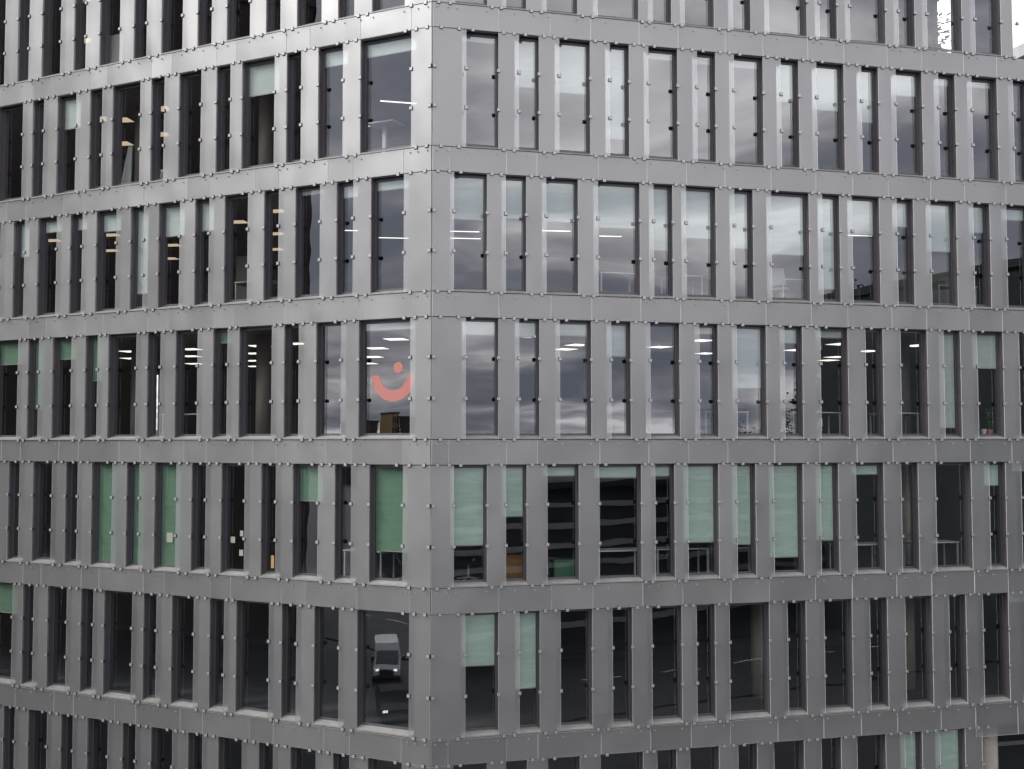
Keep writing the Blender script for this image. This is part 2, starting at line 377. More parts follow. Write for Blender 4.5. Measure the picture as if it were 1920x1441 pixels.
# long low hall opposite the right-hand facade, ribbed dark roof
t = empty('low_hall', (47, -38, 0), R(-8)); tag(t, 'long low hall with a dark ribbed roof mirrored below eye level', 'building')
M0 = parent_world(t)
MB().box(-42, 42, -18, 18, 0, 11.4).obj('wall', ['dark_metal'], t, M0)
MB().box(-42.5, 42.5, -18.5, 18.5, 11.402, 11.9).obj('roof', ['dark_metal'], t, M0)
me = MB().box(-42, 42, -.09, .09, 0, .35).mesh('roof_rib', ['roof_rib'])
for i in range(10): link('roof_rib', me, t, M0 @ Matrix.Translation((0, -17 + i * 3.6, 11.902)))
me = MB().box(-41, 41, -.08, .05, 0, .4).mesh('louvre', ['roof_rib'])
for i in range(7): link('louvre', me, t, M0 @ Matrix.Translation((0, 18.06, 1.2 + i * 1.45)))
block('shading_hall', 'dark flat hall added to shade the lower floors, mirrored low in the left-hand windows', -50, -36, R(6), 84, 32, 12, 'dark_metal', bays=16, floors=3)  # out-of-view hall added to keep sky light off the lower floors
# sandstone house on the far hillside and its darker neighbours
block('sandstone_house', 'yellow sandstone house mirrored under the smile sticker', -330, -172, R(62), 5.6, 6, 25, 'sandstone', bays=3, floors=6)
block('hillside_house', 'dark flat-roofed house mirrored left of the sandstone one', -325.2, -179.9, R(60), 9, 7, 23.5, 'dark_brick', bays=4, floors=4)
block('hillside_terrace', 'dark terrace mirrored right of the sandstone house', -335.5, -162.5, R(62), 12, 7, 22.5, 'dark_brick', bays=5, floors=4)
# neighbouring flat roof seen past the right end of the top storey
t = empty('neighbouring_wing', (27.5, 52, 0), ANG['R']); tag(t, 'pale grey neighbouring wing behind the right end of the top storey', 'building')
M0 = parent_world(t)
MB().box(-4, 12, -3, 6, 0, 32.2).obj('wall', ['pale_render'], t, M0)
MB().box(-4.3, 12.3, -3.3, 6.3, 32.202, 32.75).obj('roof_slab', ['pale_render'], t, M0)
MB().box(-4.2, 12.2, -3.18, -3.06, 32.752, 33.0).obj('parapet', ['pale_render'], t, M0)

def tree(label, x, y, h, r, group=None):
    t = empty('tree', (x, y, 0)); tag(t, label, 'tree', group); M0 = parent_world(t)
    mb = MB().cyl(0, 0, 0, h * .5, r * .09, r * .05, 8)
    for i in range(6):
        a = i * 1.05; mb.tube((0, 0, h * (.3 + .03 * i)), (r * .6 * math.cos(a), r * .6 * math.sin(a), h * (.55 + .05 * i)), r * .035, 5, r1=r * .012)
    mb.obj('trunk', ['bark'], t, M0)
    mb = MB(); q = random.Random(int(x * 7 + y))
    clumps = [(q.gauss(0, r * .42), q.gauss(0, r * .42), h * .68 + q.gauss(0, h * .13), q.uniform(.18, .34) * r) for _ in range(60)]
    for c in clumps:
        for _ in range(110):
            d = Vector((q.gauss(0, 1), q.gauss(0, 1), q.gauss(0, 1))).normalized() * c[3] * q.uniform(.6, 1.1)
            p0 = Vector(c[:3]) + d; s = q.uniform(.10, .20)
            e1 = Vector((q.gauss(0, 1), q.gauss(0, 1), q.gauss(0, 1))).normalized() * s; e2 = e1.orthogonal().normalized() * s
            b = len(mb.v); mb.v += [tuple(p0 - e1), tuple(p0 + e2), tuple(p0 + e1), tuple(p0 - e2)]; mb.f.append((b, b + 1, b + 2, b + 3)); mb.m.append(0)
    mb.obj('crown', ['treeleaf'], t, M0)
tree('tall broad tree mirrored beside the dark office block', 58, -17, 26, 5)
tree('round tree mirrored low in the seventh window right of the corner', 104, -84, 18.5, 9)
tree('street tree mirrored low in the windows left of the smile sticker', -110, -62, 17.5, 8)

# ------------------------------------------------------------------ the building
root = empty('office_building', (CX, CY, 0))
tag(root, 'grey office building with clamped glass panels over narrow windows and a blunt corner', 'building')
panels = 0
TH = math.tan(R(20.3))
clamps = MB(); bolts = MB()
def add_clamp(face, u, z, sz=0.076, arm=0.0):
    """square steel clip on the pane with a dark gasket and a short arm back to the wall"""
    m = fm(face, u, 0, z); mi = parent_world(root).inverted() @ m
    s = sz / 2
    for (x0, x1, y0, y1, z0, z1, k) in ((-s, s, -.045, -.030, -s, s, 0), (-s * 1.22, s * 1.22, -.030, .006, -s * 1.22, s * 1.22, 1), (-s * .6, s * .6, .006, G, -s * .5, s * .5, 1)):
        b = len(clamps.v); tmp = MB().box(x0, x1, y0, y1, z0, z1, k)
        clamps.v += [tuple(mi @ Vector(v)) for v in tmp.v]; clamps.f += [tuple(b + i for i in q) for q in tmp.f]; clamps.m += tmp.m
def add_bolt(face, u, z):
    m = fm(face, u, 0, z); mi = parent_world(root).inverted() @ m
    tmp = MB().tube((0, -.052, 0), (0, -.03, 0), .013, 8, 0, .018)
    tmp.tube((0, -.03, 0), (0, -.012, 0), .010, 6, 1)
    b = len(bolts.v); bolts.v += [tuple(mi @ Vector(v)) for v in tmp.v]; bolts.f += [tuple(b + i for i in q) for q in tmp.f]; bolts.m += tmp.m

panel_mesh = {}
def panel(name, face, a, b, z0, z1):
    w = round(b - a, 3); h = round(z1 - z0, 3)
    if (w, h) not in panel_mesh:
        panel_mesh[(w, h)] = MB().box(-w / 2, w / 2, -.016, .0, 0, h, faces=[1, 1, 0, 1, 0, 1]).mesh(name, ['panel', 'edge'])
    j = rnd.uniform(-.0015, .0015)
    return link(name, panel_mesh[(w, h)], root, fm(face, (a + b) / 2, j, z0) @ Matrix.Rotation(rnd.uniform(-.004, .004), 4, 'Z') @ Matrix.Rotation(rnd.uniform(-.003, .003), 4, 'X'))

def extent(face, k):
    if face == 'L': return -24.0, 0
    return 0, (17.1 if k <= 1 else 21.9)
for face in 'LR':
    sgn = -1 if face == 'L' else 1
    for k in range(0, 9):
        zb, zt = TOP(k), BOT(k - 1)
        ps = PIERS[face][k]; lo, hi = extent(face, k)
        # wall piers with their reveals
        wall = MB(); opens = []
        ws = []
        for i, (a, b) in enumerate(ps):
            corner = (i == len(ps) - 1) if face == 'L' else (i == 0)
            wa, wb = (a + E2, b - E1) if face == 'L' else (a + E1, b - E2)
            if corner:
                if face == 'L': wb = -(G * TH)
                else: wa = (G * TH)
            if not (face == 'R' and k <= 1 and i == len(ps) - 1): pass
            ws.append((wa, wb))
            if corner:   # mitred block so both faces meet on the corner line
                d2 = .40
                if face == 'L': poly = [(wa, G), (-(G * TH), G), (-(d2 * TH), d2), (wa, d2)]
                else: poly = [((G * TH), G), (wb, G), (wb, d2), ((d2 * TH), d2)]
                bi = len(wall.v); wall.prism(poly, zb + .002, zt - .002, 0)
            else:
                wall.box(wa, wb, G, .40, zb + .002, zt - .002, faces=[0, 0, 0, 1, 0, 1])
        # band wall behind the spandrel glass under this row
        zb2 = BOT(k)
        if face == 'L': poly = [(lo, G), (-(G * TH), G), (-(.4 * TH), .4), (lo, .4)]
        else: poly = [((G * TH), G), (hi, G), (hi, .4), ((.4 * TH), .4)]
        if k < 9:
            hi2 = 21.9 if (face == 'R' and k == 1) else hi
            if face == 'R': poly = [((G * TH), G), (hi2, G), (hi2, .4), ((.4 * TH), .4)]
            wall.prism(poly, zb2 + .02, zb - .02, 0)
            wall.prism([(x, y + (.0 if abs(y - G) > .001 else .02)) for x, y in poly], zb - .0199, zb + .0019, 1)
            wall.prism([(x, y + (.0 if abs(y - G) > .001 else .02)) for x, y in poly], zb2 - .0019, zb2 + .0199, 1)
        wall.obj('wall', ['wall', 'jamb'], root, fm(face, 0, 0, 0))
        # windows
        for i in range(len(ws) - 1):
            a, b = ws[i][1], ws[i + 1][0]
            idx = (len(ws) - 1 - i) if face == 'L' else (i + 1)
            W = b - a; Hh = zt - zb; c = (a + b) / 2
            base = fm(face, c, 0, zb)
            f = MB(); fr = .045; s0 = .115; d0, d1 = D - .025, D + .014
            f.box(-W / 2 + .001, -W / 2 + fr, d0, d1, s0, Hh - .003); f.box(W / 2 - fr, W / 2 - .001, d0, d1, s0, Hh - .003)
            f.box(-W / 2 + fr + .0005, W / 2 - fr - .0005, d0 + .002, d1, s0, s0 + fr); f.box(-W / 2 + fr + .0005, W / 2 - fr - .0005, d0 + .002, d1, Hh - fr - .03, Hh - .003)
            fo = f.obj('window', ['frame'], root, base)
            m = MB(); m.v = [(-W / 2 + fr, D, s0 + fr), (W / 2 - fr, D, s0 + fr), (W / 2 - fr, D, Hh - fr - .03), (-W / 2 + fr, D, Hh - fr - .03)]; m.f = [(0, 1, 2, 3)]; m.m = [0]
            if face == 'R' and False: pass
            m.obj('pane', ['pane'], fo, base)
            s = MB()
            ov = .0
            s.hexa([(-W / 2 + .001, .004, .028), (W / 2 - .001, .004, .028), (W / 2 - .001, d0 + .02, .095), (-W / 2 + .001, d0 + .02, .095),
                    (-W / 2 + .001, .004, .046), (W / 2 - .001, .004, .046), (W / 2 - .001, d0 + .02, .113), (-W / 2 + .001, d0 + .02, .113)])
            s.box(-W / 2 + .001, W / 2 - .001, -.008, .0035, .008, .046)
            so = s.obj('sill', ['sill'], fo, base)
            q = BLIND.get((face, k), {}).get(idx, 0)
            if q:
                zc0 = Hh - fr - .035; ht = (Hh - .2) * q
                g = (k >= 5)
                bl = MB().box(-W / 2 + fr + .012, W / 2 - fr - .012, D + .018, D + .022, zc0 - ht, zc0 - .001)
                bl.box(-W / 2 + fr + .012, W / 2 - fr - .012, D + .015, D + .029, zc0 - ht - .026, zc0 - ht - .0005, 1)
                bl.obj('blind', [('blind_green_dim' if face == 'L' else 'blind_mint_lit') if g or (face == 'L' and k == 4 and idx > 4) else 'blind', 'sill'], fo, base)
        # glass piers and their clips
        for (a, b) in ps:
            panel('pier_panel', face, a, b, zb + .012, zt - .012)
            last = (face == 'R' and k <= 1 and b > 17)
            for fz in (1 / 3., 2 / 3.):
                z = zb + (zt - zb) * (fz + .003)
                for e, du in ((a, .018), (b, -.018)):
                    if abs(e) < .05: e = math.copysign(.055, e if e else sgn); du = 0
                    add_clamp(face, e + du * 0, z)
            for q in (.25, .75):
                uu = a + (b - a) * q
                if b - a > .8 or abs(a) < .05 or abs(b) < .05:
                    uu = (a + (b - a) * (.25 if q == .25 else .78))
                add_clamp(face, uu, zb); add_clamp(face, uu, zt)
            if b - a > .5 and k > 0:
                add_clamp(face, (b + .17) if face == 'R' else (a - .17), zt)
        # spandrel panes
        seams = (SEAM_L if face == 'L' else SEAM_R)[k % 2]
        seal = MB()
        cuts = ([-24.0] + [s for s in seams if s > -23.9] + [-.012]) if face == 'L' else ([.012] + [s for s in seams if s < hi2] + ([hi2] if seams[-1] != hi2 else []))
        cuts = sorted(set(cuts))
        for a, b in zip(cuts[:-1], cuts[1:]):
            if b - a < .05: continue
            zz0 = BOT(k) + .012
            if face == 'R' and ((k in (4, 5) and a > 16.0) or (k == 6 and a > 14.5)): zz0 -= 0.27
            panel('spandrel_panel', face, a + .007, b - .007, zz0, TOP(k) - .012)
            seal.box(a - .0065, a + .0065, -.006, -.001, zz0, TOP(k) - .013)
        seal.obj('joint_seal', ['seal'], root, fm(face, 0, 0, 0))['kind'] = 'stuff'
        for i, (a, b) in enumerate(ps):
            for e in ((a - .02, b + .22) if i % 2 else (a + .2, b + .05)):
                if lo + .1 < e < hi - .1 and abs(e) > .25: add_bolt(face, e, TOP(k) - .115)
        if k >= 1:
            for e in (sgn * .12, sgn * .4): add_bolt(face, e, TOP(k) - .115)
clamps.obj('clamp', ['clamp', 'clamp_dark'], root, parent_world(root))['kind'] = 'stuff'
bolts.obj('bolt', ['clamp', 'clamp_dark'], root, parent_world(root))['kind'] = 'stuff'
# corner post in the joint between the two skins
for k in range(0, 9):
    m = MB().box(-.012, .012, .022, .06, BOT(k), BOT(k - 1))
    m.obj('corner_post', ['jamb'], root, Matrix.Translation((CX, CY, EYE)) @ Matrix.Rotation((ANG['L'] + ANG['R']) / 2, 4, 'Z'))
# slabs, ceilings, core walls, columns
def poly_in(w, lo, hi, back):
    a = fpt('L', lo, w); c = fpt('L', -(w * TH), w); b = fpt('R', hi, w)
    return [a, c, b, fpt('R', hi, back), (CX + .5, CY + back * 1.06), fpt('L', lo, back)]
for k in range(-1, 9):
    hi = 17.05 if k <= 0 else 21.85
    pl = poly_in(.402, -24.0, hi, 19.0)
    off = [(x - CX, y - CY) for x, y in pl]
    zt = TOP(k) + EYE; zb = BOT(k) + EYE
    if k == 8: zb = 0.02
    m = MB(); m.prism(off, zb + .03, zt + .02, 1, top=0)
    m.obj('floor_slab', ['floor', 'ceil'], root, parent_world(root))
hiR = {k: (17.0 if k <= 1 else 21.8) for k in range(0, 9)}
for k in range(0, 9):
    w0 = 16.0 if k in (3, 4, 2) else 9.0
    z0, z1 = TOP(k) + .021, BOT(k - 1) + .029
    a = fpt('L', -24, w0); b = fpt('R', hiR[k], w0); c = (CX + .3, CY + w0 * 1.05)
    m = MB()
    def strip(p, q, t=.12):
        d = Vector((q[0] - p[0], q[1] - p[1], 0)); nn = Vector((-d.y, d.x, 0)).normalized() * t
        m.prism([(p[0] - CX, p[1] - CY), (q[0] - CX, q[1] - CY), (q[0] + nn.x - CX, q[1] + nn.y - CY), (p[0] + nn.x - CX, p[1] + nn.y - CY)], z0 + EYE, z1 + EYE)
    strip(a, c); strip(c, b)
    # end walls
    strip(fpt('L', -23.9, .41), fpt('L', -23.9, w0 - .2))
    if k > 1: strip(fpt('R', hiR[k] - .1, .41), fpt('R', hiR[k] - .1, w0 - .2))
    m.obj('core_wall', ['core'], root, parent_world(root))
# glazed end of the top storeys: solid lengths with a window gap between them
for k in (0, 1):
    z0, z1 = TOP(k) + .021, BOT(k - 1) + .029
    m = MB()
    for (w0, w1) in ((.41, .90), (1.03, 2.78), (3.6, 8.9)):
        m.box(16.9, 17.02, w0, w1, z0, z1)
    m.box(16.9, 17.02, 2.781, 3.599, z0, z0 + .5)
    m.box(16.9, 17.02, .901, 1.029, z0, z0 + .85)
    m.obj('end_wall', ['core'], root, fm('R', 0, 0, 0))
col_mesh = MB().cyl(0, 0, 0, H - .66, .21, n=20).mesh('column', ['column'])
for p in col_mesh.polygons: p.use_smooth = len(p.vertices) == 4
for k in range(1, 8):
    for u in (-21.1, -16.3, -11.55, -6.75):
        if k in (2, 3, 4, 5): link('column', col_mesh, root, fm('L', u, 2.0, TOP(k) + .021))
    for u in (4.9, 9.8, 14.6):
        if k in (3, 4, 5, 6): link('column', col_mesh, root, fm('R', u, 2.2, TOP(k) + .021))
# concrete column in the open bay at the lower right
cm = MB().cyl(0, 0, 0, H - .66, .27, n=28).mesh('loggia_column', ['concrete'])
for p in cm.polygons: p.use_smooth = len(p.vertices) == 4
link('loggia_column', cm, root, fm('R', 16.15, .75, TOP(7) + .021))
lw = MB(); lw.box(15.5, 21.8, 2.6, 2.7, TOP(7) + .021, BOT(6) + .03); lw.obj('loggia_glazing', ['dark_glass'], root, fm('R', 0, 0, 0))
lr = MB(); lr.box(16.6, 17.5, 2.50, 2.58, TOP(7) + 1.7, TOP(7) + 1.82); lr.box(17.6, 21.7, 2.50, 2.58, TOP(7) + 1.7, TOP(7) + 1.82); lr.obj('loggia_rail', ['sill'], root, fm('R', 0, 0, 0))
# flat roof and parapet above the top storey
m = MB(); m.prism([(x - CX, y - CY) for x, y in poly_in(.3, -24.0, 17.05, 19)], BOT(-1) + EYE + .9, BOT(-1) + EYE + 1.1)
m.obj('roof', ['dark_metal'], root, parent_world(root))

# ------------------------------------------------------------------ things inside the windows
ORD = ['first', 'second', 'third', 'fourth', 'fifth', 'sixth', 'seventh', 'eighth', 'ninth', 'tenth', 'eleventh', 'twelfth', 'thirteenth', 'fourteenth', 'fifteenth']
def where(face, idx):
    return ('corner window' if idx == 1 and face == 'L' else '%s window %s of the corner' % (ORD[idx - 1], 'left' if face == 'L' else 'right'))
def light_tile(x, y, zc, label, warm=False, rot=ANG['R'], sx=.6, sy=.6, drop=.03, group='ceiling lights seen through the windows'):
    t = empty('ceiling_light', (x, y, zc + EYE), rot); tag(t, label, 'ceiling light', group); M0 = parent_world(t)
    MB().box(-sx / 2 - .02, sx / 2 + .02, -sy / 2 - .02, sy / 2 + .02, -.03, .0).obj('housing', ['lampcase'], t, M0)
    MB().box(-sx / 2, sx / 2, -sy / 2, sy / 2, -.036, -.0305).obj('diffuser', ['lamp_warm' if warm else 'lamp'], t, M0)
rowname = {1: 'top row', 2: 'second row from the top', 3: 'third row from the top', 4: 'fourth row from the top'}
C4 = BOT(3) + .03
L4 = [(-3.49, 34.23, 'nearest ceiling light behind the smile sticker window'), (-4.46, 37.52, 'second nearest ceiling light behind the smile sticker window'),
      (-5.06, 41.31, 'third nearest ceiling light behind the smile sticker window'), (-5.67, 44.79, 'farthest ceiling light behind the smile sticker window'),
      (-13.01, 38.76, 'upper light panel in the ninth window left of the corner, fourth row'), (-14.05, 41.99, 'lower light panel in the ninth window left of the corner, fourth row'),
      (-10.7, 37.85, 'topmost of three light panels, fourth row, seventh window left of the corner'), (-11.58, 40.92, 'middle of three light panels, fourth row, seventh window left of the corner'), (-12.52, 44.85, 'lowest of three light panels, fourth row, seventh window left of the corner'),
      (-8.14, 36.56, 'topmost of four stacked light panels, fourth row, broad window left of the corner'), (-8.99, 39.66, 'second of four stacked light panels, fourth row, broad window left of the corner'),
      (-9.83, 43.2, 'third of four stacked light panels, fourth row, broad window left of the corner'), (-10.5, 46.4, 'lowest of four stacked light panels, fourth row, broad window left of the corner'),
      (-6.77, 35.75, 'lit panel tip in the narrow fourth row window left of the mirrored clouds'), (0.44, 33.33, 'lit panel high in the second window right of the corner, fourth row'),
      (2.11, 36.28, 'longer lit panel in the third window right of the corner, fourth row'), (1.78, 37.97, 'shorter lit panel in the third window right of the corner, fourth row'),
      (4.82, 37.09, 'lit panel in the fifth window right of the corner, fourth row'), (6.78, 39.78, 'lower lit panel, sixth window right of the corner, fourth row'),
      (5.79, 34.72, 'upper lit panel, sixth window right of the corner, fourth row'), (10.4, 36.03, 'upper lit panel beside the mirrored tree, fourth row'),
      (11.83, 41.51, 'middle lit panel beside the mirrored tree, fourth row'), (12.01, 43.16, 'lower lit panel beside the mirrored tree, fourth row'),
      (9.6, 38.36, 'small lit panel in the eighth window right of the corner, fourth row'), (12.17, 38.8, 'lit panel in the tenth window right of the corner, fourth row'),
      (13.01, 36.61, 'lit panel in the dark eleventh window right of the corner, fourth row')]
for x, y, lb in L4: light_tile(x, y, C4, lb, rot=(ANG['L'] + .2 if x < -1 else ANG['R'] + .3), sx=.62, sy=.62)
C3 = BOT(2) + .03
L3 = [(-15.38, 37.78, 'warm light in the eleventh window left of the corner, third row'), (-13.07, 36.78, 'upper warm light in the ninth window left of the corner, third row'),
      (-14.15, 39.79, 'lower warm light in the ninth window left of the corner, third row'), (-11.65, 38.7, 'upper warm light in the seventh window left of the corner, third row'),
      (-12.58, 41.54, 'lower warm light in the seventh window left of the corner, third row'), (-8.42, 34.6, 'warm light in the fifth window left of the corner, third row'),
      (-6.9, 32.97, 'topmost warm light in the narrow fourth window left of the corner, third row'), (-7.65, 36.57, 'middle warm light in the narrow fourth window left of the corner, third row'),
      (-8.3, 39.55, 'lowest warm light in the narrow fourth window left of the corner, third row')]
for x, y, lb in L3: light_tile(x, y, C3, lb, True, rot=ANG['L'] + .3, sx=.6, sy=.45)
L3b = [(-4.92, 34.13, 'slim pendant light in the second window left of the corner, third row'), (-3.84, 35.38, 'slim pendant light in the corner window of the third row'),
       (-1.59, 34.29, 'upper slim pendant in the first window right of the corner, third row'), (-1.58, 35.47, 'lower slim pendant in the first window right of the corner, third row'),
       (1.18, 34.2, 'lower slim pendant in the third window right of the corner, third row'), (1.54, 32.62, 'upper slim pendant under the blind, third window right of the corner'),
       (2.81, 35.09, 'lower slim pendant in the broad fourth window right of the corner, third row'), (3.6, 33.59, 'upper slim pendant under the blind of the broad fourth window, third row'),
       (10.97, 35.06, 'slim pendant under the blind of the tenth window right of the corner, third row')]
def pendant(x, y, z, lb, rot):
    t = empty('pendant_light', (x, y, z + EYE), rot); tag(t, lb, 'pendant light', 'slim pendant lights seen through the windows'); M0 = parent_world(t)
    MB().box(-.62, .62, -.05, .05, 0, .05).obj('housing', ['lampcase'], t, M0)
    MB().box(-.6, .6, -.04, .04, -.012, -.0005).obj('diffuser', ['lamp'], t, M0)
    MB().tube((-.5, 0, .05), (-.5, 0, .37), .006, 4).tube((.5, 0, .05), (.5, 0, .37), .006, 4).obj('cable', ['black'], t, M0)
for x, y, lb in L3b: pendant(x, y, 6.4, lb, .12)
for x, y, lb in [(-3.27, 33.06, 'slim pendant high in the corner window of the second row'), (-4.52, 35.55, 'slim pendant low in the corner window of the second row')]: pendant(x, y, 10.0, lb, .25)
C2 = BOT(1) + .03
for x, y, lb in [(-10.94, 35.02, 'upper warm light in the narrow seventh window left of the corner, second row'), (-11.85, 37.98, 'lower warm light in the narrow seventh window left of the corner, second row'),
                 (-13.21, 36.14, 'warm light in the narrow ninth window left of the corner, second row'), (-12.58, 36.26, 'upper warm light in the broad eighth window left of the corner, second row'),
                 (-13.55, 39.16, 'lower warm light in the broad eighth window left of the corner, second row')]:
    light_tile(x, y, C2, lb, True, rot=ANG['L'] + .3, sx=.6, sy=.5)
light_tile(-14.93, 39.02, BOT(0) + .03, 'orange light in the tenth window left of the corner, top row', True, rot=ANG['L'])

def desk(face, u, w, k, wd, lb, h=.74, rz=0):
    m0 = fm(face, u, w, TOP(k) + .021) @ Matrix.Rotation(rz, 4, 'Z')
    t = empty('desk', (0, 0, 0)); t.matrix_basis = m0; tag(t, lb, 'desk', 'white desks beside the windows')
    MB().box(-wd / 2, wd / 2, -.35, .35, h - .03, h).obj('desk_top', ['white'], t, m0)
    for s in (-1, 1):
        f = MB(); x = s * (wd / 2 - .04)
        f.box(x - .02, x + .02, -.33, -.29, 0, h - .031); f.box(x - .02, x + .02, .29, .33, 0, h - .031); f.box(x - .02, x + .02, -.289, .289, h - .075, h - .035)
        f.obj('leg_frame', ['steel'], t, m0)
def chair(face, u, w, k, lb, m='black', rz=0):
    m0 = fm(face, u, w, TOP(k) + .021) @ Matrix.Rotation(rz, 4, 'Z')
    t = empty('office_chair', (0, 0, 0)); t.matrix_basis = m0; tag(t, lb, 'chair', 'office chairs behind the windows')
    MB().box(-.23, .23, -.22, .22, .44, .50).obj('seat', [m], t, m0)
    b = MB(); b.hexa([(-.22, .2, .56), (.22, .2, .56), (.22, .25, .56), (-.22, .25, .56), (-.18, .28, 1.02), (.18, .28, 1.02), (.18, .32, 1.02), (-.18, .32, 1.02)]); b.obj('backrest', [m], t, m0)
    MB().tube((0, 0, .08), (0, 0, .44), .03, 8).tube((0, .12, .45), (0, .26, .6), .02, 6).obj('stem', ['steel'], t, m0)
    f = MB()
    for i in range(5):
        a = i * 2 * math.pi / 5; f.tube((0, 0, .1), (.3 * math.cos(a), .3 * math.sin(a), .05), .018, 5)
    f.obj('foot_star', ['steel'], t, m0)
desk('R', 5.15, .95, 5, 1.3, 'white-framed desk in the broad fourth window right of the corner, fifth row')
desk('R', 6.9, 1.0, 5, 1.5, 'white desk edge in the narrow fifth window right of the corner, fifth row')
desk('R', 8.5, .95, 5, 1.3, 'white-legged desk under the blind of the sixth window, fifth row')
desk('R', 12.2, .9, 5, 1.4, 'white desk in the tenth window right of the corner, fifth row')
desk('R', 14.6, 1.0, 5, 1.4, 'white-framed desk in the wide dark window near the right end, fifth row')
desk('L', -2.5, 1.1, 5, 1.2, 'pale desk behind the second window left of the corner, fifth row')
desk('L', -8.9, 1.3, 4, 1.4, 'white desk low in the broad eighth window left of the corner, fourth row')
desk('R', 8.2, 1.0, 4, 1.3, 'white desk low in the sixth window right of the corner, fourth row')
desk('R', 10.9, 1.0, 4, 1.5, 'white desk low beside the mirrored tree, fourth row')
desk('R', 13.5, 1.0, 4, 1.2, 'white desk low in the dark eleventh window right of the corner, fourth row')
desk('R', 10.6, 1.05, 3, 1.4, 'white desk behind the broad eighth window right of the corner, third row')
desk('R', 5.2, 1.1, 3, 1.1, 'white desk low in the broad fourth window right of the corner, third row')
desk('R', 7.1, 1.1, 3, 1.0, 'white desk low in the narrow fifth window right of the corner, third row')
desk('L', -6.3, 1.2, 3, 1.2, 'white desk low in the fifth window left of the corner, third row')
desk('R', 15.5, 1.1, 3, 1.3, 'white desk low in the twelfth window right of the corner, third row')
chair('R', 10.0, 1.0, 3, 'white-framed office chair behind the broad eighth window, third row', 'steel', 2.4)
chair('R', 3.4, 1.5, 5, 'dusty red chair above the green cabinet, fifth row', 'red', .5)
chair('R', 8.3, 1.7, 4, 'black office chair in the sixth window right of the corner, fourth row', 'black', 1.0)
chair('L', -1.3, 1.0, 5, 'dark office chair below the green blind of the corner window', 'black', 2.2)
chair('R', 1.2, 1.2, 5, 'dark office chair in the first window right of the corner, fifth row', 'black', -1)
# standing desk in the corner window, second row
m0 = fm('L', -2.15, 1.2, TOP(2) + .021)
t = empty('standing_desk', (0, 0, 0)); t.matrix_basis = m0; tag(t, 'white T-shaped standing desk in the corner window of the second row', 'desk')
MB().box(-.42, .42, -.3, .3, 1.06, 1.09).obj('desk_top', ['white'], t, m0)
MB().box(-.05, .05, -.05, .05, .03, 1.059).obj('stem', ['steel'], t, m0)
MB().box(-.3, .3, -.3, .3, 0, .03).obj('foot_plate', ['steel'], t, m0)
# boards near the upper left windows; top-row ones added for bright sky patches
def board(face, u, w, k, wd, z0, z1, lb, lean=.0):
    m0 = fm(face, u, w, TOP(k) + .021)
    t = empty('whiteboard', (0, 0, 0)); t.matrix_basis = m0; tag(t, lb, 'whiteboard', 'white boards standing behind the upper left windows')
    b = MB(); b.hexa([(-wd / 2, 0, z0), (wd / 2, 0, z0), (wd / 2, .03, z0), (-wd / 2, .03, z0), (-wd / 2 + lean, .1, z1), (wd / 2 - lean * .2, .1, z1), (wd / 2 - lean * .2, .13, z1), (-wd / 2 + lean, .13, z1)])
    b.obj('panel', ['white'], t, m0)
    MB().tube((-wd / 2, .02, 0), (-wd / 2, .06, z1), .02, 6).tube((wd / 2, .02, 0), (wd / 2, .06, z1), .02, 6).obj('stand', ['black'], t, m0)
board('L', -13.25 + 1.9, .5, 1, .9, .1, 1.15, 'large white board standing in for a bright patch low in the eighth window left of the corner, top row')
board('L', -14.6, .5, 1, .5, .1, 1.5, 'narrow white board standing in for a bright patch in the ninth window left of the corner, top row')
board('L', -10.75, .55, 2, .42, .1, 1.35, 'slanted white easel in the broad eighth window left of the corner, second row', .2)
board('L', -9.2, .5, 2, .5, .1, .5, 'small white board at the foot of the narrow seventh window, second row')
# cabinets
def cabinet(face, u, w, k, wd, h, m, lb, cat='cabinet'):
    m0 = fm(face, u, w, TOP(k) + .021)
    t = empty('cabinet', (0, 0, 0)); t.matrix_basis = m0; tag(t, lb, cat)
    MB().box(-wd / 2, wd / 2, 0, .4, .04, h).obj('carcass', [m], t, m0)
    MB().box(-wd / 2 + .03, wd / 2 - .03, -.02, -.0005, .08, h - .09).obj('door', [m], t, m0)
    MB().box(-wd / 2 - .015, wd / 2 + .015, -.03, .42, h + .0005, h + .03).obj('cabinet_top', [m], t, m0)
cabinet('R', 3.55, .42, 5, .56, .52, 'green', 'small green cabinet at the foot of the third window right of the corner, fifth row')
cabinet('R', 2.2, .45, 5, .75, .66, 'orange', 'orange wooden cabinet at the foot of the narrow second window, fifth row')
cabinet('L', -7.5, 2.2, 3, .9, 1.7, 'paper', 'tall pale cabinet in the fifth window left of the corner, third row')
cabinet('R', 15.7, 2.0, 3, 1.2, 1.8, 'paper', 'pale yellow cabinet behind the twelfth window right of the corner, third row')
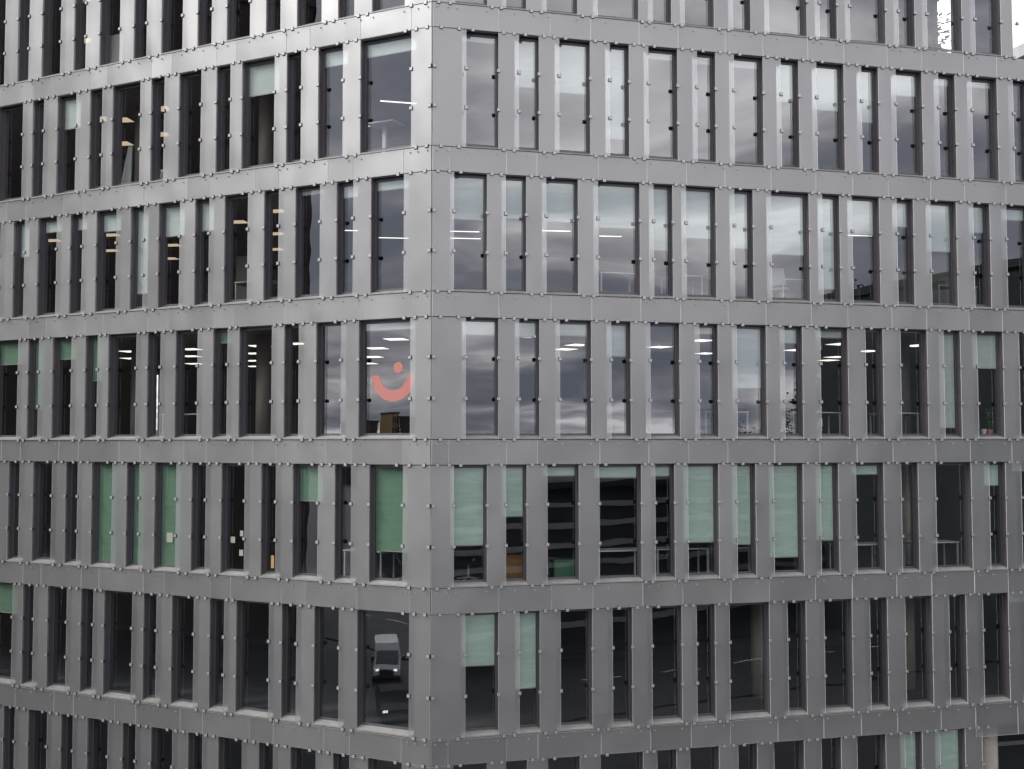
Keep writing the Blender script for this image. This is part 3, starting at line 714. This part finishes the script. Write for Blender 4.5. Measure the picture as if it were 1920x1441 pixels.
# pot plants
def pot_plant(face, u, w, z0, hh, r, lb, pm='terracotta', leaves=60, trail=False, pr=.09):
    m0 = fm(face, u, w, z0)
    t = empty('pot_plant', (0, 0, 0)); t.matrix_basis = m0; tag(t, lb, 'pot plant')
    MB().cyl(0, 0, 0, .16, pr * .8, pr, 14).obj('pot', [pm], t, m0)
    b = MB(); q = random.Random(int(hh * 100)); 
    b.tube((0, 0, .15), (0, 0, .15 + hh * .7), .008, 5)
    for i in range(leaves):
        a = q.uniform(0, 6.28); zz = .2 + hh * (q.random() ** .8); rr = r * q.uniform(.3, 1)
        c = Vector((rr * math.cos(a), rr * math.sin(a), zz)); d = Vector((math.cos(a), math.sin(a), q.uniform(-.5, .6))).normalized() * (.05 + .05 * r)
        s = Vector((-math.sin(a), math.cos(a), 0)) * (.02 + .03 * r); k = len(b.v)
        d = d * 1.5; s = s * 1.7; b.v += [tuple(c - d), tuple(c + s), tuple(c + d), tuple(c - s)]; b.f.append((k, k + 1, k + 2, k + 3)); b.m.append(0)
    b.obj('foliage', ['leaf'], t, m0)
pot_plant('R', 16.22, .46, TOP(4) + .13, .55, .09, 'trailing green plant in a red pot on the sill near the right edge, fourth row', leaves=70)
m0 = fm('R', 16.0, .42, TOP(4) + .13)
t = empty('plant_pot', (0, 0, 0)); t.matrix_basis = m0; tag(t, 'small white pot on the sill left of the red plant pot', 'pot')
MB().cyl(0, 0, 0, .14, .06, .08, 14).obj('pot_body', ['white'], t, m0)
MB().cyl(0, 0, .1402, .17, .085, .085, 14).obj('pot_rim', ['white'], t, m0)
pot_plant('R', 16.35, 3.0, TOP(1) + .021, 2.0, .62, 'big leafy plant silhouetted against the sky in the top right window', 'black', leaves=260, pr=.3)
# paper notes stuck to windows of the fifth row
for u, z, wd, hh, mm, lb in [(-6.32, -2.6, .15, .17, 'paper', 'yellowish note on the fifth window left of the corner, fifth row'),
                             (-6.02, -2.42, .11, .15, 'paper', 'upper white note at the right edge of the fifth window left of the corner'),
                             (-6.03, -2.94, .13, .16, 'paper', 'lower white note at the right edge of the fifth window left of the corner'),
                             (-4.98, -3.13, .1, .33, 'paper_y', 'orange strip low on the narrow fourth window left of the corner, fifth row'),
                             (-8.55, -2.62, .22, .27, 'paper', 'pale sheet on the green blind of the seventh window left of the corner')]:
    o = MB().box(-wd / 2, wd / 2, -.004, 0, -hh / 2, hh / 2).obj('paper_note', [mm], None, fm('L', u, D - .004, z))
    tag(o, lb, 'note', 'paper notes stuck on the fifth row windows')

# ------------------------------------------------------------------ smile sticker on the corner window, fourth row
m0 = fm('L', -1.24, D - .004, 1.69)
t = empty('smile_sticker', (0, 0, 0)); t.matrix_basis = m0
tag(t, 'coral sticker of a dot over a smiling arc on the corner window', 'sticker')
def disc(r, cx, cz, name):
    m = MB(); n = 40
    for y in (-.002, 0):
        m.v += [(cx + r * math.cos(2 * math.pi * i / n), y, cz + r * math.sin(2 * math.pi * i / n)) for i in range(n)]
    m.f.append(tuple(range(n))); m.m.append(0)
    for i in range(n): j = (i + 1) % n; m.f.append((i, j, n + j, n + i)); m.m.append(0)
    m.obj(name, ['coral'], t, m0)
disc(.14, .14, .20, 'dot')
m = MB(); n = 44; ro, ri = .65, .42
for y in (-.002, 0):
    for i in range(n + 1):
        a = math.pi + R(2) + (math.pi - R(4)) * i / n
        for r, dz in ((ro, 0.0), (ri, .055)): m.v.append((r * math.cos(a), y, .02 + min(0.0, dz + r * math.sin(a))))
for i in range(n):
    k = 2 * i; m.f.append((k, k + 2, k + 3, k + 1)); m.m.append(0)
m.obj('smile_arc', ['coral'], t, m0)

# ------------------------------------------------------------------ van in the street (seen mirrored in the corner window)
t = empty('delivery_van', (-41, 5.7, .01), R(30)); t.matrix_basis = t.matrix_basis @ Matrix.Scale(.86, 4); tag(t, 'white delivery van with lit headlights mirrored in the corner window', 'van'); M0 = parent_world(t)
b = MB(); prof = [(2.7, .35), (2.75, .95), (2.35, 1.15), (1.75, 2.05), (1.45, 2.55), (-1.6, 2.62), (-1.7, .35)]
nb = len(prof); yw = [1.0, 1.0, .98, .9, .86, .86, 1.0]
for s in (-1, 1): b.v += [(x, s * w_, z) for (x, z), w_ in zip(prof, yw)]
b.f.append(tuple(range(nb))); b.f.append(tuple(nb + i for i in reversed(range(nb)))); b.m += [0, 0]
for i in range(nb): j = (i + 1) % nb; b.f.append((j, i, nb + i, nb + j)); b.m.append(0)
b.obj('body', ['van'], t, M0)
ws = MB(); ws.hexa([(2.30, -.86, 1.21), (2.30, .86, 1.21), (2.32, .86, 1.25), (2.32, -.86, 1.25), (1.80, -.8, 2.02), (1.80, .8, 2.02), (1.84, .8, 2.06), (1.84, -.8, 2.06)]); ws.obj('windscreen', ['van_glass'], t, M0)
MB().box(2.74, 2.80, -.5, .5, .5, .85).obj('grille', ['black'], t, M0)
MB().box(2.70, 2.86, -.98, .98, .3, .48).obj('bumper', ['black'], t, M0)
for s in (-1, 1):
    MB().hexa([(2.72, s * .68 - .13, .82), (2.72, s * .68 + .13, .82), (2.80, s * .68 + .13, .82), (2.80, s * .68 - .13, .82), (2.62, s * .68 - .13, .98), (2.62, s * .68 + .13, .98), (2.74, s * .68 + .13, .98), (2.74, s * .68 - .13, .98)]).obj('headlight', ['headlamp'], t, M0)
    for x in (1.8, -1.1): MB().tube((x, s * .78, .35), (x, s * 1.02, .35), .35, 18).obj('wheel', ['tyre'], t, M0)
    MB().box(1.7, 1.95, s * 1.12 - .1, s * 1.12 + .1, 1.35, 1.7).obj('wing_mirror', ['black'], t, M0)
t = empty('dark_car', (-31.5, 11.0, .01), R(26)); tag(t, 'dark parked car with one lit headlamp mirrored below the van', 'car'); M0 = parent_world(t)
b = MB(); prof = [(2.1, .3), (2.15, .7), (1.2, .9), (.5, 1.4), (-1.2, 1.42), (-1.9, .95), (-2.1, .9), (-2.1, .3)]; nb = len(prof); yw = [.85, .85, .85, .68, .68, .85, .85, .85]
for s in (-1, 1): b.v += [(x, s * w_, z) for (x, z), w_ in zip(prof, yw)]
b.f.append(tuple(range(nb))); b.f.append(tuple(nb + i for i in reversed(range(nb)))); b.m += [0, 0]
for i in range(nb): j = (i + 1) % nb; b.f.append((j, i, nb + i, nb + j)); b.m.append(0)
b.obj('body', ['car'], t, M0)
for s in (-1, 1):
    for x in (1.35, -1.35): MB().tube((x, s * .68, .31), (x, s * .88, .31), .31, 16).obj('wheel', ['tyre'], t, M0)
MB().box(2.12, 2.18, .45, .75, .58, .7).obj('headlight', ['headlamp'], t, M0)
MB().box(2.12, 2.18, -.75, -.45, .58, .7).obj('headlight', ['dark_glass'], t, M0)
